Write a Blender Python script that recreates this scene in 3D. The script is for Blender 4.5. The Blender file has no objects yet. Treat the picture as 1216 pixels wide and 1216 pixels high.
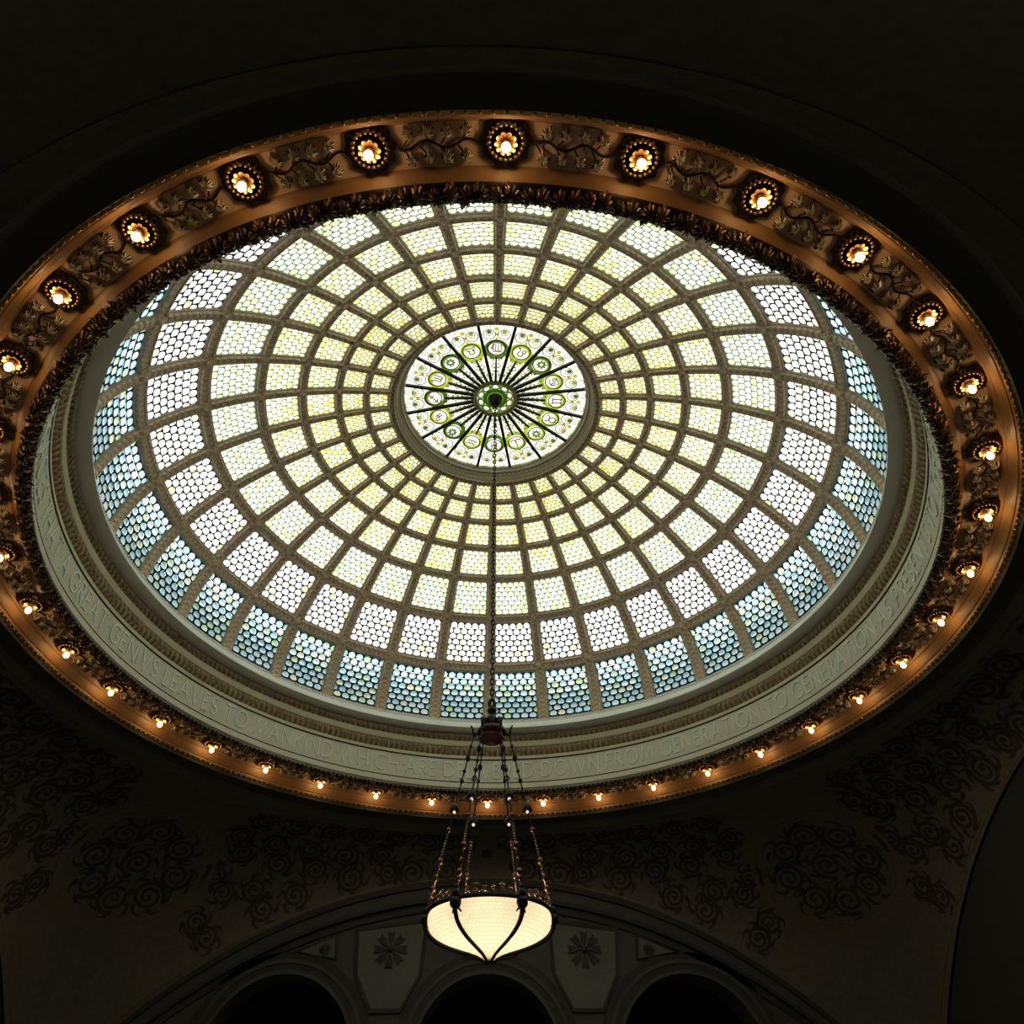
import bpy, bmesh, math, random
from mathutils import Vector, Matrix
random.seed(7)
PI = math.pi; TAU = 2*PI
sin, cos, rad = math.sin, math.cos, math.radians
SC = bpy.context.scene
COL = SC.collection

# ------------------------------------------------------------------ camera, sky, exposure
cd = bpy.data.cameras.new('camera'); cam = bpy.data.objects.new('camera', cd); COL.objects.link(cam)
cd.sensor_fit = 'HORIZONTAL'; cd.sensor_width = 36.0; cd.lens = 920.4/1216*36.0
cd.clip_start = 0.05; cd.clip_end = 200
RT = Vector((0.999374, -0.034418, -0.008134)); UP = Vector((-0.017776, -0.687677, 0.725799)); FW = Vector((0.030574, 0.725201, 0.687858))
CAMP = Vector((-0.0964, -9.4402, 0.0))
M = Matrix.Identity(4)
for i in range(3):
    M[i][0] = RT[i]; M[i][1] = UP[i]; M[i][2] = -FW[i]; M[i][3] = CAMP[i]
cam.matrix_world = M
SC.camera = cam
world = bpy.data.worlds.new('overcast_sky'); SC.world = world; world.use_nodes = True
bg = world.node_tree.nodes['Background']; bg.inputs[0].default_value = (0.97, 0.99, 0.98, 1); bg.inputs[1].default_value = 5.0
SC.cycles.max_bounces = 8; SC.cycles.diffuse_bounces = 4; SC.cycles.glossy_bounces = 3
SC.view_settings.view_transform = 'Standard'; SC.view_settings.look = 'None'
SC.view_settings.exposure = 0.0; SC.view_settings.gamma = 1.0; SC.view_settings.use_curve_mapping = False

# ------------------------------------------------------------------ materials
def _nt(name):
    m = bpy.data.materials.new(name); m.use_nodes = True
    nt = m.node_tree; nt.nodes.clear()
    out = nt.nodes.new('ShaderNodeOutputMaterial')
    return m, nt, out
def N(nt, t, **kw):
    n = nt.nodes.new(t)
    for k, v in kw.items(): setattr(n, k, v)
    return n
def L(nt, a, b): nt.links.new(a, b)
def solid(name, c, rough=.6, metal=0., var=.18, scale=6., bump=.0, bscale=60., spec=.4):
    """noise-mottled principled surface"""
    m, nt, out = _nt(name)
    p = N(nt, 'ShaderNodeBsdfPrincipled'); p.inputs['Roughness'].default_value = rough; p.inputs['Metallic'].default_value = metal
    p.inputs['Specular IOR Level'].default_value = spec
    tc = N(nt, 'ShaderNodeTexCoord'); ns = N(nt, 'ShaderNodeTexNoise'); ns.inputs['Scale'].default_value = scale; ns.inputs['Detail'].default_value = 4
    L(nt, tc.outputs['Object'], ns.inputs['Vector'])
    mx = N(nt, 'ShaderNodeMix', data_type='RGBA')
    mx.inputs[6].default_value = (*[x*(1-var) for x in c], 1); mx.inputs[7].default_value = (*[min(1, x*(1+var)) for x in c], 1)
    L(nt, ns.outputs['Fac'], mx.inputs[0]); L(nt, mx.outputs[2], p.inputs['Base Color'])
    if bump:
        n2 = N(nt, 'ShaderNodeTexNoise'); n2.inputs['Scale'].default_value = bscale; n2.inputs['Detail'].default_value = 3
        L(nt, tc.outputs['Object'], n2.inputs['Vector'])
        b = N(nt, 'ShaderNodeBump'); b.inputs['Strength'].default_value = bump; b.inputs['Distance'].default_value = .02
        L(nt, n2.outputs['Fac'], b.inputs['Height']); L(nt, b.outputs['Normal'], p.inputs['Normal'])
    L(nt, p.outputs[0], out.inputs[0])
    return m
def glass(name, stops, tr=.92, rough=.25, gloss=.03):
    """back-lit art glass: light comes through it; every piece has its own tint"""
    m, nt, out = _nt(name)
    g = N(nt, 'ShaderNodeNewGeometry'); oi = N(nt, 'ShaderNodeObjectInfo')
    ad = N(nt, 'ShaderNodeMath', operation='ADD'); fr = N(nt, 'ShaderNodeMath', operation='FRACT')
    L(nt, g.outputs['Random Per Island'], ad.inputs[0]); L(nt, oi.outputs['Random'], ad.inputs[1]); L(nt, ad.outputs[0], fr.inputs[0])
    cr = N(nt, 'ShaderNodeValToRGB'); e = cr.color_ramp.elements
    while len(e) < len(stops): e.new(.5)
    for k, (pos, c) in enumerate(stops):
        e[k].position = pos; e[k].color = (*c, 1)
    L(nt, fr.outputs[0], cr.inputs[0])
    tc = N(nt, 'ShaderNodeTexCoord'); ns = N(nt, 'ShaderNodeTexNoise'); ns.inputs['Scale'].default_value = 14; ns.inputs['Detail'].default_value = 3
    L(nt, tc.outputs['Object'], ns.inputs['Vector'])
    mr = N(nt, 'ShaderNodeMapRange'); mr.inputs[1].default_value = .3; mr.inputs[2].default_value = .7; mr.inputs[3].default_value = .86; mr.inputs[4].default_value = 1.06
    L(nt, ns.outputs['Fac'], mr.inputs[0])
    mx = N(nt, 'ShaderNodeMix', data_type='RGBA', blend_type='MULTIPLY'); mx.inputs[0].default_value = 1
    L(nt, cr.outputs[0], mx.inputs[6]); L(nt, mr.outputs[0], mx.inputs[7])
    t = N(nt, 'ShaderNodeBsdfTranslucent'); d = N(nt, 'ShaderNodeBsdfDiffuse'); gl = N(nt, 'ShaderNodeBsdfGlossy')
    gl.inputs['Roughness'].default_value = rough
    L(nt, mx.outputs[2], t.inputs[0]); L(nt, mx.outputs[2], d.inputs[0])
    m1 = N(nt, 'ShaderNodeMixShader'); m1.inputs[0].default_value = tr
    L(nt, d.outputs[0], m1.inputs[1]); L(nt, t.outputs[0], m1.inputs[2])
    m2 = N(nt, 'ShaderNodeMixShader'); m2.inputs[0].default_value = gloss
    L(nt, m1.outputs[0], m2.inputs[1]); L(nt, gl.outputs[0], m2.inputs[2])
    L(nt, m2.outputs[0], out.inputs[0])
    return m
def emit(name, c, s):
    m, nt, out = _nt(name)
    e = N(nt, 'ShaderNodeEmission'); e.inputs[0].default_value = (*c, 1); e.inputs[1].default_value = s
    L(nt, e.outputs[0], out.inputs[0]); return m
def carved(name, c, c2, ku, kv, rough=.5, metal=0., depth=.03):
    """carved repeat along a moulding (UV.x along in metres, UV.y across 0..1): fine relief, lighter colour where it is raised"""
    m, nt, out = _nt(name)
    p = N(nt, 'ShaderNodeBsdfPrincipled'); p.inputs['Roughness'].default_value = rough; p.inputs['Metallic'].default_value = metal
    uv = N(nt, 'ShaderNodeUVMap'); sx = N(nt, 'ShaderNodeSeparateXYZ'); L(nt, uv.outputs[0], sx.inputs[0])
    def wave(sock, k):
        a = N(nt, 'ShaderNodeMath', operation='MULTIPLY'); a.inputs[1].default_value = k*TAU; L(nt, sock, a.inputs[0])
        b = N(nt, 'ShaderNodeMath', operation='SINE'); L(nt, a.outputs[0], b.inputs[0]); return b.outputs[0]
    w = N(nt, 'ShaderNodeMath', operation='MULTIPLY'); L(nt, wave(sx.outputs[0], ku), w.inputs[0]); L(nt, wave(sx.outputs[1], kv), w.inputs[1])
    mr = N(nt, 'ShaderNodeMapRange'); mr.inputs[1].default_value = -.6; mr.inputs[2].default_value = .6; L(nt, w.outputs[0], mr.inputs[0])
    mx = N(nt, 'ShaderNodeMix', data_type='RGBA'); mx.inputs[6].default_value = (*c, 1); mx.inputs[7].default_value = (*c2, 1)
    L(nt, mr.outputs[0], mx.inputs[0]); L(nt, mx.outputs[2], p.inputs['Base Color'])
    b = N(nt, 'ShaderNodeBump'); b.inputs['Strength'].default_value = .8; b.inputs['Distance'].default_value = depth
    L(nt, mr.outputs[0], b.inputs['Height']); L(nt, b.outputs['Normal'], p.inputs['Normal'])
    L(nt, p.outputs[0], out.inputs[0]); return m

MT = {}
MT['rib'] = carved('bronzed_iron_rib', (.60, .43, .30), (.76, .58, .43), 9, 2.5, .55, 0., .02)
MT['rib_edge'] = solid('rib_edge_paint', (.42, .37, .28), .5, var=.15, scale=20)
MT['rim'] = carved('oculus_rim_bronze', (.30, .23, .13), (.44, .35, .22), 10, 2, .45)
MT['cream'] = solid('cream_stone', (.70, .63, .47), .7, var=.08, scale=3)
MT['frieze'] = solid('grey_marble', (.72, .665, .56), .6, var=.07, scale=2.5)
MT['white'] = solid('white_marble', (.93, .92, .90), .5, var=.05, scale=4)
MT['pink'] = carved('white_carved_bead', (.62, .50, .46), (.85, .78, .74), 14, .5, .5)
MT['egg'] = carved('egg_dart_brown', (.26, .17, .09), (.50, .37, .22), 9, .5, .5)
MT['acan'] = solid('acanthus_bronze', (.42, .30, .18), .28, .6, var=.35, scale=30, bump=.4)
MT['letter'] = solid('pale_inlay', (.93, .97, .95), .4, var=.04)
MT['bead_dark'] = solid('bead_line_dark', (.10, .085, .06), .6)
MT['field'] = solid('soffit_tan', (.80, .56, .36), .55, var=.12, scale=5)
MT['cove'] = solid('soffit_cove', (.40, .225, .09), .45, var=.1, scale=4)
MT['gold'] = solid('gilded_bronze', (.55, .36, .15), .3, .8, var=.3, scale=25)
MT['leafg'] = solid('gilded_leaf', (.92, .78, .58), .4, .1, var=.35, scale=30)
MT['bronze'] = solid('dark_bronze', (.035, .026, .017), .4, .6, var=.3, scale=20)
MT['iron'] = solid('black_iron', (.018, .013, .012), .45, .3, var=.3, scale=20)
MT['crown'] = solid('crown_bronze', (.06, .022, .018), .4, .5, var=.3, scale=20)
MT['copper'] = solid('polished_copper', (.24, .14, .08), .25, .8, var=.2, scale=20)
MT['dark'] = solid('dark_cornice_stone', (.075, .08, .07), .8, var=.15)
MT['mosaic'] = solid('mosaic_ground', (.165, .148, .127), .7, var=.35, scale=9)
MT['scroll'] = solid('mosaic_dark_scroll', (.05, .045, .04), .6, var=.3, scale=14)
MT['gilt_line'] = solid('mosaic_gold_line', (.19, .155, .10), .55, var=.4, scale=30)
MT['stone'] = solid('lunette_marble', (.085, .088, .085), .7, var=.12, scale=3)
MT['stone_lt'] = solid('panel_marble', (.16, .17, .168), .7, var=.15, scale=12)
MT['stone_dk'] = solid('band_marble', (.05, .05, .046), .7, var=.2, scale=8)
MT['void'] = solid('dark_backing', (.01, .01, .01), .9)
MT['floor'] = solid('pale_floor', (.24, .225, .20), .6)
MT['lead'] = solid('lead_came', (.012, .014, .012), .5)
MT['bulb'] = emit('lamp_glow', (1.0, .60, .25), 30.0)
MT['bulb_small'] = emit('small_lamp_glow', (1.0, .78, .55), .9)
MT['bulb_big'] = emit('bowl_lamp', (1.0, .87, .70), 40.0)
W_ = [((0, (.90, .80, .26)), (.35, (.96, .92, .52)), (.7, (.90, .95, .54)), (1, (.98, .96, .72))),
      ((0, (.90, .82, .25)), (.35, (.96, .94, .52)), (.7, (.89, .96, .54)), (1, (.98, .97, .74))),
      ((0, (.90, .88, .27)), (.35, (.95, .96, .55)), (.7, (.86, .96, .58)), (1, (.98, .98, .76))),
      ((0, (.84, .90, .32)), (.35, (.93, .97, .62)), (.7, (.82, .96, .66)), (1, (.97, .99, .80))),
      ((0, (.74, .92, .42)), (.35, (.88, .97, .66)), (.7, (.74, .95, .72)), (1, (.96, .99, .80))),
      ((0, (.93, .88, .42)), (.12, (.97, .96, .84)), (.75, (.90, .96, .92)), (1, (.99, .98, .90))),
      ((0, (.62, .82, .40)), (.14, (.50, .78, .80)), (.5, (.62, .86, .90)), (.85, (.80, .95, .90)), (1, (.90, .92, .56)))]
GM = [glass('scale_glass_tier%d' % (i+1), [(p, tuple(x*(.50, .50, .50, .50, .49, .50, .62)[i] for x in c)) for p, c in W_[i]]) for i in range(7)]
BK = [glass('leading_glass_tier%d' % (i+1), ((0, a), (1, b)), gloss=.0) for i, (a, b) in enumerate([
      ((.16, .12, .02), (.12, .11, .02)), ((.17, .13, .02), (.12, .11, .02)), ((.17, .15, .02), (.10, .11, .02)), ((.13, .13, .025), (.09, .11, .03)),
      ((.08, .10, .04), (.06, .09, .05)), ((.008, .007, .005), (.011, .010, .006)), ((.006, .016, .017), (.006, .013, .02))])]

# ------------------------------------------------------------------ mesh helpers
def obj(name, V, F, mats, parent=None, uv=None, mi=None, smooth=False, label=None):
    me = bpy.data.meshes.new(name); me.from_pydata([tuple(v) for v in V], [], F)
    for m in (mats if isinstance(mats, (list, tuple)) else [mats]): me.materials.append(m)
    if mi: me.polygons.foreach_set('material_index', mi)
    if uv:
        ul = me.uv_layers.new(name='UVMap')
        for lp in me.loops: ul.data[lp.index].uv = uv[lp.vertex_index]
    if smooth: me.polygons.foreach_set('use_smooth', [True]*len(me.polygons))
    me.validate(); me.update()
    return link(name, me, parent, label)
def link(name, me, parent=None, label=None, mw=None):
    o = bpy.data.objects.new(name, me); COL.objects.link(o)
    if parent is not None: o.parent = parent; o.matrix_parent_inverse = INV.get(parent.name, Matrix.Identity(4))
    if mw is not None: o.matrix_basis = mw
    if label: o['label'] = label
    return o
INV = {}
def tag(o, label=None, cat=None, group=None, kind=None):
    if label: o['label'] = label
    if cat: o['category'] = cat
    if group: o['group'] = group
    if kind: o['kind'] = kind
    return o
def empty(name, loc=(0, 0, 0)):
    o = bpy.data.objects.new(name, None); o.empty_display_size = .2; COL.objects.link(o); o.location = loc
    INV[o.name] = Matrix.Translation(-Vector(loc))   # children are written in world coordinates
    return o
class MB:
    def __init__(s): s.V = []; s.F = []; s.uv = []
    def add(s, V, F, uv=None):
        n = len(s.V); s.V += [Vector(v) for v in V]; s.F += [tuple(i+n for i in f) for f in F]
        s.uv += uv if uv else [(0, 0)]*len(V)
    def build(s, name, mat, parent=None, smooth=False, label=None, uv=False): return obj(name, s.V, s.F, mat, parent, s.uv if uv else None, None, smooth, label)
    def sphere(s, c, r, nu=8, nv=5, sz=1.):
        c = Vector(c); V = [c+Vector((0, 0, -r*sz))]
        for j in range(1, nv):
            t = -PI/2+PI*j/nv
            V += [c+Vector((r*cos(t)*cos(TAU*i/nu), r*cos(t)*sin(TAU*i/nu), r*sz*sin(t))) for i in range(nu)]
        V.append(c+Vector((0, 0, r*sz))); F = []
        for i in range(nu): F.append((0, 1+(i+1) % nu, 1+i))
        for j in range(nv-2):
            for i in range(nu):
                a = 1+j*nu+i; b = 1+j*nu+(i+1) % nu; F.append((a, b, b+nu, a+nu))
        e = len(V)-1; q = 1+(nv-2)*nu
        for i in range(nu): F.append((q+i, q+(i+1) % nu, e))
        s.add(V, F)
    def tube(s, pts, r, n=6, closed=False, r2=None):
        pts = [Vector(p) for p in pts]; m = len(pts); rings = []
        up = Vector((.13, .31, .94))
        for i, p in enumerate(pts):
            t = (pts[(i+1) % m]-pts[i-1]) if closed else (pts[min(i+1, m-1)]-pts[max(i-1, 0)])
            if t.length < 1e-9: t = Vector((0, 0, 1))
            t.normalize(); a = t.cross(up)
            if a.length < .05: a = t.cross(Vector((1, 0, 0)))
            a.normalize(); b = t.cross(a)
            rr = r if not callable(r) else r(i/(m-1))
            rings.append([p+(a*cos(TAU*k/n)+b*sin(TAU*k/n))*rr for k in range(n)])
        V = [v for q in rings for v in q]; F = []
        for i in range(m if closed else m-1):
            j = (i+1) % m
            for k in range(n): F.append((i*n+k, i*n+(k+1) % n, j*n+(k+1) % n, j*n+k))
        if not closed: F.append(tuple(range(n))[::-1]); F.append(tuple((m-1)*n+k for k in range(n)))
        s.add(V, F)
    def lathe(s, prof, n=24, c=(0, 0, 0), cap=False):
        c = Vector(c); V = []; F = []; m = len(prof)
        for i in range(n):
            a = TAU*i/n
            V += [c+Vector((r*sin(a), -r*cos(a), z)) for r, z in prof]
        for i in range(n):
            j = (i+1) % n
            for k in range(m-1): F.append((i*m+k, j*m+k, j*m+k+1, i*m+k+1))
        if cap:
            F.append(tuple(i*m for i in range(n))); F.append(tuple(i*m+m-1 for i in range(n))[::-1])
        s.add(V, F)
    def box(s, a, b):
        (x0, y0, z0), (x1, y1, z1) = a, b
        V = [(x, y, z) for z in (z0, z1) for y in (y0, y1) for x in (x0, x1)]
        s.add(V, [(0, 2, 3, 1), (4, 5, 7, 6), (0, 1, 5, 4), (2, 6, 7, 3), (0, 4, 6, 2), (1, 3, 7, 5)])
def polar(r, a, z): return Vector((r*sin(a), -r*cos(a), z))
def ringprof(name, prof, mats, parent=None, n=288, mi=None, smooth=True, label=None):
    """surface of revolution about the dome axis, UV.x = metres along, UV.y = 0..1 across"""
    V = []; F = []; uv = []; m = len(prof); ml = []
    R0 = prof[0][0]
    for i in range(n+1):
        a = TAU*i/n
        for k, (r, z) in enumerate(prof): V.append(polar(r, a, z)); uv.append((a*R0, k/(m-1)))
    for i in range(n):
        for k in range(m-1):
            F.append((i*m+k, (i+1)*m+k, (i+1)*m+k+1, i*m+k+1)); ml.append(mi[k] if mi else 0)
    o = obj(name, V, F, mats, parent, uv, ml, False, label)
    if smooth:
        try:
            o.data.polygons.foreach_set('use_smooth', [True]*len(o.data.polygons)); o.data.set_sharp_from_angle(angle=rad(32))
        except Exception: pass
    return o
def copy_tree(o, mw_of, parent=None):
    c = o.copy(); COL.objects.link(c); c.parent = parent
    for ch in list(o.children): copy_tree(ch, None, c)
    if mw_of is not None: c.matrix_basis = mw_of
    return c

# ------------------------------------------------------------------ the setting: floor, walls, roof, pendentive vault
W = 8.6; ZC = 5.88; RA = 10.5; ZF = -1.6
def zarch(s): return ZC-RA+math.sqrt(max(0, RA*RA-s*s))
def pend(a, t):
    sa, ca = sin(a), cos(a); m = max(abs(sa), abs(ca)); Rb = W/m
    s = W*min(abs(sa), abs(ca))/m; zb = zarch(s)
    R = 7.5+(Rb-7.5)*sin(t*PI/2); z = 6.5+(zb-6.5)*(1-cos(t*PI/2))
    return polar(R, a, z)
def pend_n(a, t):
    e = .004; p = pend(a, t); u = pend(a+e, t)-p; v = pend(a, min(1, t+e))-pend(a, max(0, t-e)); n = u.cross(v); n.normalize()
    if n.z > 0: n = -n
    return n
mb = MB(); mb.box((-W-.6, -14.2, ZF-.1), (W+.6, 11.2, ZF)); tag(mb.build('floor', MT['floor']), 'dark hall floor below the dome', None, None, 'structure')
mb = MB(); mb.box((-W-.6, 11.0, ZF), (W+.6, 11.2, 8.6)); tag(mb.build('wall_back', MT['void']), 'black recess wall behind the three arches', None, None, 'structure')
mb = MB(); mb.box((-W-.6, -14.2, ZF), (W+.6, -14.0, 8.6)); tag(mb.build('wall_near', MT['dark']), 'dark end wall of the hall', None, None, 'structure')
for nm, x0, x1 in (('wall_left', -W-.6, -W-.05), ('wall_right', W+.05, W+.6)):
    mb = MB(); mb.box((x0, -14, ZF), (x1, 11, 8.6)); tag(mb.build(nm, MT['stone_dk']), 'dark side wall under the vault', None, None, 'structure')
# roof slab with the round hole the dome sits over
V = []; F = []; n = 128
for i in range(n):
    a = TAU*i/n+PI/4; sa, ca = sin(a), cos(a)
    k = min((W+.6)/max(abs(sa), 1e-6), (14.2 if ca > 0 else 11.2)/max(abs(ca), 1e-6))
    V += [polar(6.35, a, 8.5), polar(k, a, 8.5), polar(k, a, 8.65), polar(6.35, a, 8.65)]
for i in range(n):
    j = (i+1) % n
    for k in range(4): F.append((i*4+k, j*4+k, j*4+(k+1) % 4, i*4+(k+1) % 4))
tag(obj('roof', V, F, MT['dark']), 'flat roof slab around the dome', None, None, 'structure')
# unseen ring wall added on the roof to shade the lowest tier from low sky
mb = MB(); mb.lathe([(6.95, 8.6), (6.95, 9.6), (7.15, 9.6), (7.15, 8.6)], 96); tag(mb.build('wall_sky_shade', MT['dark']), 'unseen ring wall added outside the dome to shade its lowest glass', None, None, 'structure')

V = []; F = []; na, ntt = 256, 14
for i in range(na):
    for j in range(ntt+1): V.append(pend(TAU*i/na, j/ntt))
for i in range(na):
    for j in range(ntt): F.append((i*(ntt+1)+j, ((i+1) % na)*(ntt+1)+j, ((i+1) % na)*(ntt+1)+j+1, i*(ntt+1)+j+1))
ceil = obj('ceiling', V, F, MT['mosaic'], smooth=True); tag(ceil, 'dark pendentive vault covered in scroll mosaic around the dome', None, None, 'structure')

def ribbon_on(surf, nrm, pts, w, off, taper=None):
    """flat inlay strip following (a,t) points on a surface"""
    P = [surf(a, t)+nrm(a, t)*off for a, t in pts]; Q = [nrm(a, t) for a, t in pts]; V = []; F = []
    for i, p in enumerate(P):
        t = P[min(i+1, len(P)-1)]-P[max(i-1, 0)]; t.normalize(); s = t.cross(Q[i]); s.normalize()
        ww = w*(taper(i/(len(P)-1)) if taper else 1)*.5
        V += [p-s*ww, p+s*ww, p+s*ww-Q[i]*off, p-s*ww-Q[i]*off]
    for i in range(len(P)-1):
        b = i*4
        F += [(b, b+1, b+5, b+4), (b+1, b+2, b+6, b+5), (b+3, b, b+4, b+7)]
    return V, F
def inv_disc(a0, t0, dx, dy):
    """(a,t) of the vault point that lies dx metres along and dy metres down from (a0,t0)"""
    c = pend(a0, t0); n = pend_n(a0, t0); e = .01
    v = pend(a0, min(1, t0+e))-pend(a0, max(0, t0-e)); v.normalize(); u = v.cross(n); u.normalize()
    if u.dot(polar(1, a0+PI/2, 0)) < 0: u = -u
    q = c+u*dx+v*dy; a = math.atan2(q.x, -q.y)
    if a < 0: a += TAU
    best = min((k/16 for k in range(17)), key=lambda t: (pend(a, t)-q).length_squared); st = 1/32
    for _ in range(5):
        best = min((best-st, best, best+st), key=lambda t: (pend(a, min(1, max(0, t)))-q).length_squared); st *= .5
    return a, min(.985, max(.015, best))
def scroll(a0, t0, R, hand, turns=2.1, ph=0):
    mb = MB(); pts = []
    for i in range(44):
        u = i/43; th = ph+hand*u*turns*TAU; r = R*(1-u)**.8*.98+.02
        pts.append(inv_disc(a0, t0, r*cos(th), r*sin(th)))
    mb.add(*ribbon_on(pend, pend_n, pts, .07, .012, lambda u: 1.1-.5*u))
    for k in range(6):     # curling leaves thrown off the outside of the scroll
        th = ph+hand*TAU*k/6; pl = []
        for i in range(6):
            u = i/5; r = R*(.98+.42*sin(u*PI*.62)); pl.append(inv_disc(a0, t0, r*cos(th+hand*u*.75), r*sin(th+hand*u*.75)))
        mb.add(*ribbon_on(pend, pend_n, pl, .09, .011, lambda u: 1.05-.95*u))
    c = pend(a0, t0)+pend_n(a0, t0)*.004; nn = pend_n(a0, t0)
    mb.sphere(c, .045, 8, 5, .4)
    mb.build('mosaic_scroll', MT['scroll'], ceil)
for q in range(4):
    qa = q*PI/2
    if q == 0: continue              # the quarter above the camera's back lies in the dark
    for sgn in (-1, 1):
        k = 0; d = 4.2
        while d < 36:
            a0 = qa+sgn*rad(d); hand = 1 if (k+(sgn > 0)) % 2 else -1
            dd = (pend(a0, 1)-pend(a0, .5)).length+(pend(a0, .5)-pend(a0, 0)).length
            nrow = max(2, round(dd/.62))
            for r_ in range(nrow):
                t_ = (.25, .78)[r_] if nrow == 2 else .12+.8*(r_+.3)/nrow
                scroll(a0+(r_ % 2)*sgn*rad(1.6), t_, min(.30, dd/nrow*.40), hand*(1 if r_ % 2 else -1), ph=k*1.3+r_)
            k += 1; d += 5.0
    # roundel above the crown of the arch
    mb = MB(); pts = [inv_disc(qa, .48, .16*cos(TAU*i/24), .16*sin(TAU*i/24)) for i in range(25)]
    mb.add(*ribbon_on(pend, pend_n, pts, .05, .012)); mb.build('mosaic_roundel', MT['gilt_line'], ceil)
    mb = MB(); pts = [inv_disc(qa, .48, .06*cos(TAU*i/12), .06*sin(TAU*i/12)) for i in range(13)]
    mb.add(*ribbon_on(pend, pend_n, pts, .12, .009)); mb.build('mosaic_roundel', MT['scroll'], ceil)
for q in range(4):                   # round frames on the four corners
    a0 = PI/4+q*PI/2
    if cos(a0) > 0: continue
    for rr, ww, mt in ((1.5, .09, 'gilt_line'), (1.32, .05, 'gilt_line')):
        mb = MB(); pts = [inv_disc(a0, .36, rr*cos(TAU*i/64), rr*sin(TAU*i/64)) for i in range(65)]
        mb.add(*ribbon_on(pend, pend_n, pts, ww, .014)); mb.build('mosaic_ring', MT[mt], ceil)
    for k in range(9):
        th = TAU*k/8; rr = 0 if k == 8 else .85
        c = inv_disc(a0, .36, rr*cos(th), rr*sin(th)); scroll(c[0], c[1], .3, 1 if k % 2 else -1, ph=k)
mb = MB(); mb.add(*ribbon_on(pend, pend_n, [(TAU*i/192, .06) for i in range(193)], .06, .012)); mb.build('mosaic_border', MT['gilt_line'], ceil)
mb = MB(); mb.add(*ribbon_on(pend, pend_n, [(PI/4+.02+(1.5*PI-.04)*i/240+.0, .95) for i in range(241)], .05, .012)); mb.build('mosaic_border', MT['gilt_line'], ceil)

# ---- far wall: lunette with three arched openings, panels with rosettes
AR = [(-4.0, 1.42), (.06, 1.42), (4.1, 1.42)]; ZS = 2.62          # centre x, inner radius, spring height
def low(x):
    for xc, r in AR:
        if abs(x-xc) < r: return ZS+math.sqrt(r*r-(x-xc)**2)
    return ZF
xs = sorted(set([-W, W]+[W*(i/60*2-1) for i in range(61)]+[xc+r*sin(PI*(j/24-.5)) for xc, r in AR for j in range(25)]+[xc+s*(r+1e-4) for xc, r in AR for s in (-1, 1)]))
V = []; F = []
y0, y1 = 8.62, 9.3
for x in xs: V += [(x, y0, low(x)), (x, y0, 8.5), (x, y1, low(x)), (x, y1, 8.5)]
for i in range(len(xs)-1):
    a, b = i*4, i*4+4; F += [(a, b, b+1, a+1), (a, a+2, b+2, b), (a+3, a+2, b+2, b+3)]
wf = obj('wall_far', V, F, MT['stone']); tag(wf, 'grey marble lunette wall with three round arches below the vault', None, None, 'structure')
def arch_band(name, f_in, f_out, y, d, mat, n=48):
    V = []; F = []
    for i in range(n+1):
        u = i/n; a = f_in(u); b = f_out(u)
        V += [(a[0], y, a[1]), (b[0], y, b[1]), (b[0], y-d, b[1]), (a[0], y-d, a[1])]
    for i in range(n):
        k = i*4; F += [(k+3, k+2, k+6, k+7), (k, k+3, k+7, k+4), (k+1, k+5, k+6, k+2)]
    return obj(name, V, F, MT[mat], wf)
def big(off): return lambda u: ((u*2-1)*(W-.05), zarch((u*2-1)*(W-.05))-off)
for o0, o1, d, mt in ((.0, .12, .16, 'stone_dk'), (.12, .34, .10, 'stone'), (.34, .42, .14, 'stone_dk'), (.42, .58, .05, 'stone_dk')):
    arch_band('arch_moulding', big(o1), big(o0), y0, d, mt)
for xc, r in AR:
    def circ(rr, xc=xc): return lambda u: (xc-rr*cos(PI*u), ZS+rr*sin(PI*u))
    for r0, r1, d, mt in ((r, r+.07, .12, 'stone'), (r+.07, r+.2, .08, 'stone_dk'), (r+.2, r+.27, .10, 'stone'), (r+.27, r+.42, .05, 'stone_dk')):
        arch_band('archivolt', circ(r0), circ(r1), y0, d, mt, 36)
def panel(poly, fr, name='marble_panel'):
    cx = sum(p[0] for p in poly)/len(poly); cz = sum(p[1] for p in poly)/len(poly); n = len(poly); mb = MB()
    V = [(x, y0-.0, z) for x, z in poly]+[(x, y0-.03, z) for x, z in poly]
    mb.add(V, [tuple(range(n, 2*n))]+[(i, (i+1) % n, n+(i+1) % n, n+i) for i in range(n)])
    mb.build(name, MT['stone_lt'], wf)
    mb = MB(); V = []; F = []
    for x, z in poly:
        ox, oz = cx+(x-cx)*fr, cz+(z-cz)*fr; V += [(x, y0, z), (x, y0-.05, z), (ox, y0-.05, oz), (ox, y0, oz)]
    for i in range(n):
        j = (i+1) % n
        for k in range(3): F.append((i*4+k, j*4+k, j*4+k+1, i*4+k+1))
    mb.add(V, F); mb.build('panel_frame', MT['stone_dk'], wf)
def rosette(x, z, r):
    mb = MB()
    for k in range(8):
        a = TAU*k/8; d = Vector((cos(a), 0, sin(a))); s = Vector((-sin(a), 0, cos(a))); c = Vector((x, y0-.035, z))
        P = [c+d*r*.15, c+d*r*.55+s*r*.17, c+d*r*.98+s*r*.2, c+d*r*.86, c+d*r*.98-s*r*.2, c+d*r*.55-s*r*.17]; n = len(P)
        off = Vector((0, -.03, 0)); mb.add(P+[p+off for p in P], [tuple(range(n, 2*n))]+[(i, (i+1) % n, n+(i+1) % n, n+i) for i in range(n)])
    mb.sphere((x, y0-.05, z), r*.18); mb.build('rosette', MT['stone_dk'], wf)
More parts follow.
